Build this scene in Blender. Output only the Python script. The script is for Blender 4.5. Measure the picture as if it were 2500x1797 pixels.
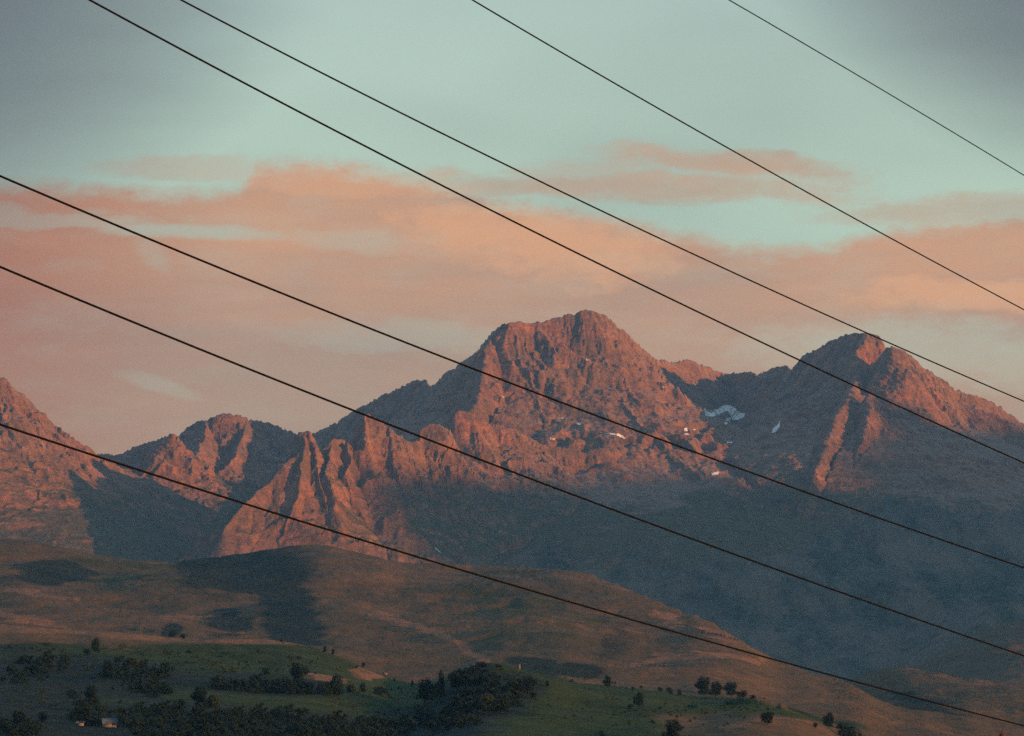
import bpy, math, random
import numpy as np

# ------------------------------------------------------------------ camera, world, sun, exposure
SC = bpy.context.scene
for o in list(bpy.data.objects):
    bpy.data.objects.remove(o)
COL = SC.collection
R = math.radians
F = 1250 / math.tan(R(7.0))            # focal length in photo pixels (photo is 2500 wide)
CX, CY, HZ = 1250.0, 898.5, 1900.0     # image centre, row of the true horizon
PITCH = math.atan((HZ - CY) / F)
CAMZ = 12.0
SUN_AZ, SUN_EL = R(60), R(5.5)         # to the right of the line of sight, a little behind the camera
SH = np.array([math.sin(SUN_AZ), -math.cos(SUN_AZ)])
CH = np.array([math.cos(SUN_AZ), math.sin(SUN_AZ)])

cam = bpy.data.cameras.new('camera')
cam.sensor_width = 36
cam.lens = 18 / math.tan(R(7.0))
cam.clip_start = 1.0
cam.clip_end = 90000
co = bpy.data.objects.new('camera', cam)
COL.objects.link(co)
co.location = (0, 0, CAMZ)
co.rotation_euler = (R(90) + PITCH, 0, 0)
SC.camera = co

SC.render.engine = 'CYCLES'
SC.view_settings.view_transform = 'Standard'
SC.view_settings.look = 'None'
SC.view_settings.gamma = 1
SC.view_settings.use_curve_mapping = False
SC.view_settings.exposure = 0.98
SC.cycles.use_denoising = False
SC.cycles.max_bounces = 6
SC.cycles.diffuse_bounces = 2
SC.cycles.volume_bounces = 1
SC.cycles.sample_clamp_indirect = 2.0
SC.cycles.use_adaptive_sampling = True
SC.cycles.adaptive_threshold = 0.02

SKY_GAIN = 0.79


class NT:
    """small helper for writing node trees"""
    def __init__(self, tree):
        self.t = tree
        self.t.nodes.clear()

    def n(self, typ, **kw):
        nd = self.t.nodes.new(typ)
        for k, v in kw.items():
            setattr(nd, k, v)
        return nd

    def put(self, sock, v):
        if isinstance(v, (int, float)):
            sock.default_value = v
        elif isinstance(v, (tuple, list)):
            v = tuple(v)
            if len(sock.default_value) == 4 and len(v) == 3:
                v = v + (1,)
            sock.default_value = v
        else:
            self.t.links.new(v, sock)

    def m(self, op, a, b=0.0, c=None, clamp=False):
        nd = self.n('ShaderNodeMath', operation=op, use_clamp=clamp)
        self.put(nd.inputs[0], a)
        self.put(nd.inputs[1], b)
        if c is not None:
            self.put(nd.inputs[2], c)
        return nd.outputs[0]

    def add(self, a, b): return self.m('ADD', a, b)
    def sub(self, a, b): return self.m('SUBTRACT', a, b)
    def mul(self, a, b): return self.m('MULTIPLY', a, b)
    def mx(self, a, b): return self.m('MAXIMUM', a, b)
    def mn(self, a, b): return self.m('MINIMUM', a, b)

    def ss(self, v, lo, hi, a=0.0, b=1.0):
        nd = self.n('ShaderNodeMapRange', interpolation_type='SMOOTHSTEP')
        self.put(nd.inputs[0], v)
        for i, q in enumerate((lo, hi, a, b)):
            self.put(nd.inputs[i + 1], q)
        return nd.outputs[0]

    def mix(self, f, a, b, mode='MIX'):
        nd = self.n('ShaderNodeMix', data_type='RGBA', blend_type=mode)
        self.put(nd.inputs[0], f)
        self.put(nd.inputs[6], a)
        self.put(nd.inputs[7], b)
        return nd.outputs[2]

    def noise(self, vec, scale, detail=4, rough=0.5, dist=0.0, kind='FBM'):
        nd = self.n('ShaderNodeTexNoise', noise_type=kind)
        if vec is not None:
            self.put(nd.inputs['Vector'], vec)
        nd.inputs['Scale'].default_value = scale
        nd.inputs['Detail'].default_value = detail
        nd.inputs['Roughness'].default_value = rough
        nd.inputs['Distortion'].default_value = dist
        return nd.outputs[0]

    def xyz(self, x, y, z):
        nd = self.n('ShaderNodeCombineXYZ')
        for i, q in enumerate((x, y, z)):
            self.put(nd.inputs[i], q)
        return nd.outputs[0]

    def curve(self, v, pts, lo, hi):
        """piecewise-smooth function of v through pts [(x, y)], y in lo..hi, x rescaled to 0..1"""
        x0, x1 = pts[0][0], pts[-1][0]
        mr = self.n('ShaderNodeMapRange')
        self.put(mr.inputs[0], v)
        mr.inputs[1].default_value = x0
        mr.inputs[2].default_value = x1
        fc = self.n('ShaderNodeFloatCurve')
        c = fc.mapping.curves[0]
        P = [((x - x0) / (x1 - x0), (y - lo) / (hi - lo)) for x, y in pts]
        c.points[0].location = P[0]
        c.points[1].location = P[-1]
        for p in P[1:-1]:
            c.points.new(*p)
        fc.mapping.update()
        self.t.links.new(mr.outputs[0], fc.inputs[1])
        return self.add(self.mul(fc.outputs[0], hi - lo), lo)


world = bpy.data.worlds.new('World')
SC.world = world
world.use_nodes = True
W = NT(world.node_tree)
tc = W.n('ShaderNodeTexCoord')
sp = W.n('ShaderNodeSeparateXYZ')
W.put(sp.inputs[0], tc.outputs['Generated'])
az = W.m('ARCTAN2', sp.outputs[0], sp.outputs[1])
el = W.m('ARCSINE', sp.outputs[2], 0.0)
U = W.add(W.mul(az, F), CX)                       # azimuth, 1250 = straight ahead
V = W.sub(HZ, W.mul(el, F))                       # elevation, 1900 = horizon, smaller is higher
nis = W.n('ShaderNodeTexSky', sky_type='NISHITA')
nis.sun_disc = False
nis.sun_elevation = SUN_EL
nis.sun_rotation = math.atan2(SH[0], SH[1])
nis.altitude = 600
nis.air_density = 1.0
nis.dust_density = 1.5
nis.ozone_density = 1.0
skycol = W.mix(1.0, nis.outputs[0], (0.16, 0.20, 0.22), 'MULTIPLY')

def cn(sx, sy, detail=5, rough=0.55, off=0.0, dist=0.0):
    return W.noise(W.xyz(W.add(W.mul(U, sx), off), W.mul(V, sy), off * 0.37), 1.0, detail, rough, dist)

w1 = W.mul(W.sub(cn(0.004, 0.012, 6, 0.6, 3.1), 0.5), 110.0)      # ragged edges
w3 = W.mul(W.sub(cn(0.013, 0.024, 6, 0.7, 5.3), 0.5), 85.0)
w2 = W.mul(W.sub(cn(0.0013, 0.006, 3, 0.5, 9.7), 0.5), 90.0)
Vw = W.add(V, W.add(w1, w2))
Uw = W.add(U, W.mul(w2, 2.0))
# top edge of the main cloud bank against azimuth
top = W.curve(U, [(-3500, 470), (-1200, 430), (0, 452), (160, 448), (360, 462), (560, 462), (600, 408), (760, 388),
                  (900, 405), (1100, 440), (1260, 490), (1500, 525), (1700, 570), (2000, 602), (2130, 570),
                  (2300, 545), (2500, 530), (3600, 480), (6000, 560)], 300, 700)
bank = W.ss(W.sub(W.add(V, W.add(W.mul(w1, 0.5), w3)), top), -16.0, 52.0)
def blob(cu, cv, ru, rv, tilt=0.0, soft=0.6):
    du = W.mul(W.sub(U, cu), 1.0 / ru)
    dv = W.mul(W.sub(W.sub(Vw if soft > 0.3 else W.add(V, W.mul(w1, 0.25)), W.mul(W.sub(U, cu), tilt)), cv), 1.0 / rv)
    r2 = W.add(W.add(W.mul(du, du), W.mul(dv, dv)), W.mul(w3, 0.02))
    return W.ss(r2, 1.5, 0.0)
streak = W.mul(blob(1790, 405, 330, 38, 0.10), 0.75)
streak2 = W.mul(blob(1460, 456, 700, 34, 0.035), 0.66)
streak3 = W.mul(blob(1480, 412, 330, 26, -0.08), 0.35)
streak4 = W.mul(blob(2400, 520, 420, 44, 0.0), 0.55)
streak5 = W.mul(blob(440, 425, 230, 26, 0.0), 0.36)
cl = W.mx(W.mx(W.mx(bank, streak), W.mx(streak2, streak3)), W.mx(streak4, streak5))
# gaps in the bank
gap = W.mx(W.mul(blob(470, 572, 240, 22, 0.04, 0.2), 0.62), W.mul(blob(150, 545, 330, 22, 0.0), 0.35))
gap = W.mx(gap, W.mul(blob(365, 622, 50, 35, 0.6), 0.25))
gap = W.mx(gap, W.mul(blob(390, 950, 120, 24, 0.3, 0.2), 0.40))
gap = W.mx(gap, W.mul(blob(1000, 822, 330, 45, 0.02), 0.36))
gap = W.mx(gap, W.mul(blob(2330, 880, 560, 80, 0.05), 0.55))
gap = W.mx(gap, W.mul(blob(840, 590, 150, 30, 0.03), 0.30))
low = W.ss(V, 640.0, 1250.0, 0.0, 0.32)
gap = W.mx(gap, W.mul(low, cn(0.0009, 0.004, 3, 0.5, 21.0)))
cl = W.mul(cl, W.sub(1.0, gap))
cl = W.mul(cl, W.ss(cn(0.005, 0.016, 6, 0.65, 44.0), 0.25, 0.6, 0.84, 1.0))
mott = cn(0.0011, 0.0062, 5, 0.55, 31.0)
warm = W.ss(mott, 0.22, 0.78)
warm = W.mx(W.mul(warm, 0.7), W.mul(blob(30, 590, 170, 40, 0.1), 0.9))
warm = W.mx(warm, W.mul(blob(2400, 735, 420, 60, 0.02), 1.0))
warm = W.mx(warm, W.mul(blob(1300, 590, 420, 105, 0.14), 0.95))
warm = W.mx(warm, W.mul(blob(800, 440, 420, 50, 0.03), 0.7))
warm = W.mul(warm, W.ss(V, 1150.0, 700.0, 0.15, 1.0))
mauve = (0.36, 0.215, 0.135)
salmon = (0.62, 0.30, 0.135)
ccol = W.mix(warm, mauve, salmon)
ccol = W.mix(W.mul(W.ss(U, 700.0, -160.0), 0.9), ccol, (0.33, 0.110, 0.045))
upper = W.mix(W.ss(V, 500.0, -300.0), (0.405, 0.49, 0.355), (0.335, 0.40, 0.34))
upper = W.mix(W.ss(V, -300.0, -6000.0), upper, (0.12, 0.22, 0.33))
teal = W.mix(W.ss(V, 500.0, 1300.0), upper, (0.42, 0.34, 0.22))
clear = W.mix(0.82, skycol, teal)
# lens corner darkening painted into the sky as grey patches, plus faint cloud
def wide(cu, cv, ru, rv):
    du = W.mul(W.sub(W.add(U, W.mul(w2, 3.0)), cu), 1.0 / ru)
    dv = W.mul(W.sub(V, cv), 1.0 / rv)
    return W.ss(W.add(W.mul(du, du), W.mul(dv, dv)), 1.15, -0.1)
vignette_veil = W.mx(wide(-560.0, -60.0, 1300.0, 900.0), wide(2960.0, -130.0, 1150.0, 640.0))
vignette_veil = W.mul(vignette_veil, 1.0)
vignette_veil = W.mx(vignette_veil, W.mul(W.ss(cn(0.0005, 0.0012, 3, 0.5, 55.0), 0.45, 0.75), 0.3))
clear = W.mix(W.mul(vignette_veil, 0.93), clear, (0.085, 0.092, 0.10))
final = W.mix(cl, clear, ccol)
final = W.mix(W.mul(vignette_veil, 0.35), final, (0.10, 0.09, 0.09))
bg = W.n('ShaderNodeBackground')
W.put(bg.inputs[0], W.mix(1.0, final, (10.0, 10.0, 10.0), 'MULTIPLY'))
bg.inputs[1].default_value = 0.10 * SKY_GAIN
wo = W.n('ShaderNodeOutputWorld')
W.put(wo.inputs[0], bg.outputs[0])

sun = bpy.data.lights.new('sun', 'SUN')
sun.energy = 5.0
sun.angle = R(0.6)
sun.color = (1.0, 0.37, 0.08)
so = bpy.data.objects.new('sun', sun)
COL.objects.link(so)
# the lamp shines along its own -Z
from mathutils import Vector
SV = Vector((SH[0] * math.cos(SUN_EL), SH[1] * math.cos(SUN_EL), math.sin(SUN_EL)))
so.rotation_euler = SV.to_track_quat('Z', 'Y').to_euler()
so.location = (300, -200, 300)

# ------------------------------------------------------------------ numbers
CP, SP = math.cos(PITCH), math.sin(PITCH)


def world_pt(px, py, Y):
    """the point at distance Y seen at photo position px, py"""
    u = (np.asarray(px, float) - CX) / F
    v = -(np.asarray(py, float) - CY) / F
    dy = CP - v * SP
    dz = SP + v * CP
    return u / dy * Y, np.asarray(Y, float) + 0 * u, CAMZ + dz / dy * Y


def to_pix(x, y, z):
    dz = (z - CAMZ)
    yc = y * CP + dz * SP
    zc = -y * SP + dz * CP
    return CX + F * x / yc, CY - F * zc / yc


def perlin(x, y, seed=0):
    x = np.asarray(x, np.float64); y = np.asarray(y, np.float64)
    xi = np.floor(x).astype(np.int64); yi = np.floor(y).astype(np.int64)
    xf = (x - xi).astype(np.float32); yf = (y - yi).astype(np.float32)

    def g(ix, iy, fx, fy):
        h = (ix * 374761393 + iy * 668265263 + seed * 1442695041) & 0xFFFFFFFF
        h = ((h ^ (h >> 13)) * 1274126177) & 0xFFFFFFFF
        h = (h ^ (h >> 16)) & 1023
        return GX[h] * fx + GY[h] * fy
    u = xf * xf * xf * (xf * (xf * 6 - 15) + 10)
    v = yf * yf * yf * (yf * (yf * 6 - 15) + 10)
    a = g(xi, yi, xf, yf); b = g(xi + 1, yi, xf - 1, yf)
    c = g(xi, yi + 1, xf, yf - 1); d = g(xi + 1, yi + 1, xf - 1, yf - 1)
    return (a + u * (b - a)) * (1 - v) + (c + u * (d - c)) * v


_a = np.arange(1024) / 1024 * 2 * np.pi
GX = (np.cos(_a) * 1.5).astype(np.float32); GY = (np.sin(_a) * 1.5).astype(np.float32)


def fbm(x, y, oct=5, gain=0.5, seed=0):
    s = 0; a = 1
    for i in range(oct):
        s = s + a * perlin(x * 2 ** i + 17 * i, y * 2 ** i - 31 * i, seed + i)
        a *= gain
    return s


def ridged(x, y, oct=5, gain=0.5, seed=0):
    s = 0; a = 1; w = 1
    for i in range(oct):
        n = 1 - np.abs(perlin(x * 2 ** i + 17 * i, y * 2 ** i - 31 * i, seed + i)) * 1.6
        n = n * n * w
        w = np.clip(n * 1.6, 0, 1)
        s = s + a * n
        a *= gain
    return s


def sst(v, lo, hi):
    t = np.clip((v - lo) / (hi - lo), 0, 1)
    return t * t * (3 - 2 * t)


def ridge_field(x, y, ridges, smooth=None):
    """height of the highest ridge flank over each point, with the position along it and the distance from its crest"""
    H = np.full(x.shape, -500.0); S = np.zeros(x.shape); D = np.full(x.shape, 3000.0)
    acc = None
    if smooth:
        acc = np.zeros(x.shape)
    for rd in ridges:
        pts = rd['pts']; k1, D0, k2, rr = rd['k']
        kb = rd.get('kb', 1.0)                       # factor on the slope of the far side
        X, Y, Z = world_pt([p[0] for p in pts], [p[1] for p in pts], np.array([p[2] for p in pts], float))
        best = np.full(x.shape, 1e9); bz = np.zeros(x.shape); bs = np.zeros(x.shape); bb = np.ones(x.shape)
        L = 0.0
        hh = np.full(x.shape, -9e3)
        for i in range(len(pts) - 1):
            ax, ay, az_, bx, by, bz_ = X[i], Y[i], Z[i], X[i + 1], Y[i + 1], Z[i + 1]
            dx, dy = bx - ax, by - ay
            l2 = dx * dx + dy * dy; l = math.sqrt(l2)
            t = np.clip(((x - ax) * dx + (y - ay) * dy) / l2, 0, 1)
            qx = x - (ax + t * dx); qy = y - (ay + t * dy)
            d = np.sqrt(qx * qx + qy * qy)
            side = np.where(dx * qy - dy * qx > 0, kb, 1.0) if kb != 1.0 else 1.0
            de = d * side
            if rr: de = np.sqrt(de * de + rr * rr) - rr
            h = az_ + t * (bz_ - az_) - (k1 * D0 * (1 - np.exp(-de / D0)) + k2 * de)
            m = h > hh
            hh = np.where(m, h, hh); best = np.where(m, d, best); bs = np.where(m, L + t * l, bs)
            L += l
        if smooth:
            if acc is None: acc = 0
            acc = acc + np.exp(np.clip(hh / smooth, -60, 60 * 3))
        m = hh > H
        H = np.where(m, hh, H); S = np.where(m, bs + rd.get('id', 0) * 977.0, S); D = np.where(m, best, D)
    if smooth:
        H = smooth * np.log(np.maximum(acc, 1e-30))
    return H, S, D


def box_blur(a, n, axis):
    k = np.ones(n) / n
    return np.apply_along_axis(lambda v: np.convolve(np.pad(v, n // 2, mode='edge'), k, 'valid')[:len(v)], axis, a)


def make_cols(nin, nout, tin=0.1262, tout=0.25):
    a = np.linspace(-tin, tin, nin)
    t = np.linspace(0, 1, nout + 1)[1:]
    b = tin + (tout - tin) * t ** 1.3
    return np.concatenate([-b[::-1], a, b])


def grid_mesh(name, tx, Yg, hfun, rows, mat, attrs=None):
    """a terrain sheet on a fan-shaped grid (columns of constant bearing), finer where the ground is steep and seen"""
    nc = len(tx)
    Yc = np.linspace(Yg[0], Yg[1], 300)
    tcx = tx[::4]
    YY, TT = np.meshgrid(Yc, tcx)
    Hc = hfun(TT * YY, YY, True)[0]
    e = (Hc - CAMZ) / YY
    de = np.diff(e, axis=1)
    cm = np.maximum.accumulate(e, axis=1)
    seen = (e[:, 1:] >= cm[:, 1:] - 0.002)
    w = np.maximum(de, 0) * seen * 3.0 + np.maximum(de, 0) * 0.6 + np.abs(de) * 0.15 + 2.2e-4 * (Yc[1] - Yc[0]) / 25.0
    w = box_blur(w, 9, 0); w = box_blur(w, 5, 1)
    cum = np.concatenate([np.zeros((w.shape[0], 1)), np.cumsum(w, axis=1)], axis=1)
    cum /= cum[:, -1:]
    q = np.linspace(0, 1, rows)
    Yr = np.stack([np.interp(q, cum[i], Yc) for i in range(len(tcx))])
    Yf = np.stack([np.interp(tx, tcx, Yr[:, j]) for j in range(rows)], axis=1)
    X = tx[:, None] * Yf
    H, at = hfun(X, Yf, False)
    co_ = np.stack([X, Yf, H], axis=-1).reshape(-1, 3).astype(np.float32)
    i = np.arange(nc - 1)[:, None] * rows + np.arange(rows - 1)[None, :]
    i = i.reshape(-1)
    f = np.stack([i, i + rows, i + rows + 1, i + 1], axis=1).astype(np.int32)
    ob = raw_mesh(name, co_, f, mat)
    for k, v in at.items():
        a = ob.data.attributes.new(k, 'FLOAT', 'POINT')
        a.data.foreach_set('value', np.ascontiguousarray(v.reshape(-1), dtype=np.float32))
    return ob, dict(tx=tx, Y=Yf, H=H)


def raw_mesh(name, co_, f, mat, smooth=True, parent=None):
    me = bpy.data.meshes.new(name)
    n = f.shape[1]
    me.vertices.add(len(co_)); me.vertices.foreach_set('co', np.ascontiguousarray(co_, dtype=np.float32).reshape(-1))
    me.loops.add(f.size); me.loops.foreach_set('vertex_index', np.ascontiguousarray(f, dtype=np.int32).reshape(-1))
    me.polygons.add(len(f))
    me.polygons.foreach_set('loop_start', np.arange(0, f.size, n, dtype=np.int32))
    me.polygons.foreach_set('loop_total', np.full(len(f), n, dtype=np.int32))
    if smooth:
        me.polygons.foreach_set('use_smooth', np.ones(len(f), dtype=bool))
    me.update(); me.validate()
    me.materials.append(mat)
    ob = bpy.data.objects.new(name, me)
    COL.objects.link(ob)
    if parent: ob.parent = parent
    return ob


def place(g, px, py):
    """where the line of sight through px, py meets the terrain g"""
    u = (px - CX) / F; v = -(py - CY) / F
    tt = u / (CP - v * SP); ee = (SP + v * CP) / (CP - v * SP)
    j = int(np.clip(np.searchsorted(g['tx'], tt), 1, len(g['tx']) - 1))
    w = (tt - g['tx'][j - 1]) / (g['tx'][j] - g['tx'][j - 1])
    Y = g['Y'][j - 1] * (1 - w) + g['Y'][j] * w
    H = g['H'][j - 1] * (1 - w) + g['H'][j] * w
    e = (H - CAMZ) / Y
    k = np.argmax(e >= ee)
    if e[k] < ee: return None
    if k == 0: k = 1
    s = np.clip((ee - e[k - 1]) / max(e[k] - e[k - 1], 1e-9), 0, 1)
    y = Y[k - 1] + s * (Y[k] - Y[k - 1])
    return tt * y, y, CAMZ + ee * y


def mat(name):
    m = bpy.data.materials.new(name); m.use_nodes = True
    t = NT(m.node_tree)
    out = t.n('ShaderNodeOutputMaterial')
    b = t.n('ShaderNodeBsdfPrincipled')
    b.inputs['Roughness'].default_value = 0.95
    b.inputs['Specular IOR Level'].default_value = 0.1
    t.put(out.inputs[0], b.outputs[0])
    return m, t, b


def simple_mat(name, col, var=0.25, scale=1.0, rough=0.9):
    m, t, b = mat(name)
    tcn = t.n('ShaderNodeTexCoord')
    n = t.noise(tcn.outputs['Object'], scale, 4, 0.6)
    c = t.mix(t.ss(n, 0.3, 0.7), tuple(q * (1 - var) for q in col), tuple(q * (1 + var) for q in col))
    t.put(b.inputs['Base Color'], c)
    b.inputs['Roughness'].default_value = rough
    return m


# ------------------------------------------------------------------ materials
def attr(t, name):
    a = t.n('ShaderNodeAttribute', attribute_name=name)
    return a.outputs['Fac']


def mountain_mat():
    m, t, b = mat('mountain_rock')
    geo = t.n('ShaderNodeNewGeometry')
    P = geo.outputs['Position']
    sx = t.n('ShaderNodeSeparateXYZ'); t.put(sx.inputs[0], P)
    st = t.xyz(t.mul(sx.outputs[0], 1.0), t.mul(sx.outputs[1], 1.0), t.mul(sx.outputs[2], 0.28))   # drawn out downhill
    big = t.noise(P, 0.004, 5, 0.6)
    mid = t.noise(st, 0.03, 6, 0.65)
    fine = t.noise(P, 0.11, 4, 0.7)
    rock = t.mix(t.ss(mid, 0.30, 0.70), (0.105, 0.060, 0.038), (0.325, 0.182, 0.108))
    rock = t.mix(t.ss(big, 0.35, 0.65), rock, t.mix(1.0, rock, (1.28, 0.98, 0.80), 'MULTIPLY'))
    rock = t.mix(t.ss(fine, 0.35, 0.65, 0.0, 0.55), rock, (0.09, 0.075, 0.07))
    rock = t.mix(t.ss(t.noise(P, 0.009, 6, 0.7), 0.42, 0.68, 0.0, 0.7), rock, (0.095, 0.074, 0.044))
    strata = t.noise(t.xyz(t.mul(sx.outputs[0], 0.12), t.mul(sx.outputs[1], 0.12), t.add(sx.outputs[2], t.mul(sx.outputs[0], 0.12))), 0.045, 5, 0.65)
    rock = t.mix(t.ss(strata, 0.42, 0.66, 0.0, 0.5), rock, (0.085, 0.06, 0.05))
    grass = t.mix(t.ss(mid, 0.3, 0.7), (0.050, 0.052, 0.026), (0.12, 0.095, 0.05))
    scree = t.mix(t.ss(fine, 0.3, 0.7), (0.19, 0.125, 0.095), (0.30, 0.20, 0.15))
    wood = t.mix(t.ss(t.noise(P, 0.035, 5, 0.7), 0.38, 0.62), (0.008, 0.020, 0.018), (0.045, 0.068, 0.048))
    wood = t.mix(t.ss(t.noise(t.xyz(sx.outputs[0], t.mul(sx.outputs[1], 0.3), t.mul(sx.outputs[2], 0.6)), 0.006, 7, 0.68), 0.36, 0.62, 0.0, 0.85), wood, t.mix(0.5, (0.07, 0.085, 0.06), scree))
    c = t.mix(attr(t, 'scree'), rock, scree)
    n2 = t.mul(t.sub(t.noise(P, 0.012, 6, 0.7), 0.5), 1.5)
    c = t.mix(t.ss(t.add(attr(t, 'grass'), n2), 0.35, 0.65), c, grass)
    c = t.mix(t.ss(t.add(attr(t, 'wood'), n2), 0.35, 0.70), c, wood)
    t.put(b.inputs['Base Color'], c)
    bp = t.n('ShaderNodeBump')
    bp.inputs['Strength'].default_value = 1.0
    bp.inputs['Distance'].default_value = 7.0
    hgt = t.add(t.add(t.mul(mid, 0.9), t.mul(fine, 0.45)), t.mul(strata, 0.5))
    t.put(bp.inputs['Height'], hgt)
    t.put(b.inputs['Normal'], bp.outputs[0])
    return m


def hill_mat():
    m, t, b = mat('hill_pasture')
    geo = t.n('ShaderNodeNewGeometry')
    P = geo.outputs['Position']
    big = t.noise(P, 0.0035, 5, 0.6)
    mid = t.noise(P, 0.02, 6, 0.65)
    fine = t.noise(P, 0.16, 4, 0.7)
    brown = t.mix(t.ss(big, 0.35, 0.65), (0.088, 0.066, 0.038), (0.150, 0.092, 0.052))
    sh = t.n('ShaderNodeSeparateXYZ'); t.put(sh.inputs[0], P)
    lines = t.noise(t.xyz(t.mul(sh.outputs[0], 0.25), t.mul(sh.outputs[1], 0.5), t.mul(sh.outputs[2], 2.2)), 0.05, 5, 0.7)
    brown = t.mix(t.ss(lines, 0.42, 0.64, 0.0, 0.55), brown, (0.048, 0.046, 0.030))
    brown = t.mix(t.ss(mid, 0.38, 0.62, 0.0, 0.6), brown, (0.068, 0.062, 0.036))
    brown = t.mix(t.ss(fine, 0.4, 0.7, 0.0, 0.35), brown, (0.05, 0.042, 0.03))
    dry = t.mix(t.ss(fine, 0.3, 0.7), (0.135, 0.078, 0.047), (0.215, 0.125, 0.075))
    green = t.mix(t.ss(t.add(mid, t.mul(fine, 0.5)), 0.5, 0.95), (0.010, 0.026, 0.010), (0.032, 0.056, 0.016))
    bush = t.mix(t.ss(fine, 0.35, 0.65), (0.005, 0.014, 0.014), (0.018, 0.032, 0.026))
    n2 = t.mul(t.sub(t.noise(P, 0.012, 6, 0.72), 0.5), 1.2)
    c = t.mix(t.ss(t.add(attr(t, 'dry'), t.mul(n2, 0.7)), 0.3, 0.8), brown, dry)
    c = t.mix(t.ss(t.add(attr(t, 'green'), n2), 0.30, 0.70), c, green)
    c = t.mix(t.ss(t.add(attr(t, 'wood'), n2), 0.22, 0.74), c, bush)  # woods and scrub, also the shade painted on the far hill
    t.put(b.inputs['Base Color'], c)
    bp = t.n('ShaderNodeBump')
    bp.inputs['Strength'].default_value = 0.8
    bp.inputs['Distance'].default_value = 2.0
    t.put(bp.inputs['Height'], t.add(mid, t.mul(fine, 0.6)))
    t.put(b.inputs['Normal'], bp.outputs[0])
    return m


M_ROCK = mountain_mat()
M_HILL = hill_mat()
M_PLAIN = simple_mat('valley_grass', (0.05, 0.055, 0.03), 0.35, 0.01)
M_SNOW = simple_mat('old_snow', (0.80, 0.78, 0.76), 0.08, 0.05, 0.7)
M_FLECK = simple_mat('dusty_snow', (0.42, 0.38, 0.35), 0.15, 0.05, 0.8)
M_WIRE = simple_mat('cable_sheath', (0.004, 0.004, 0.005), 0.2, 3.0, 0.9)

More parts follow.
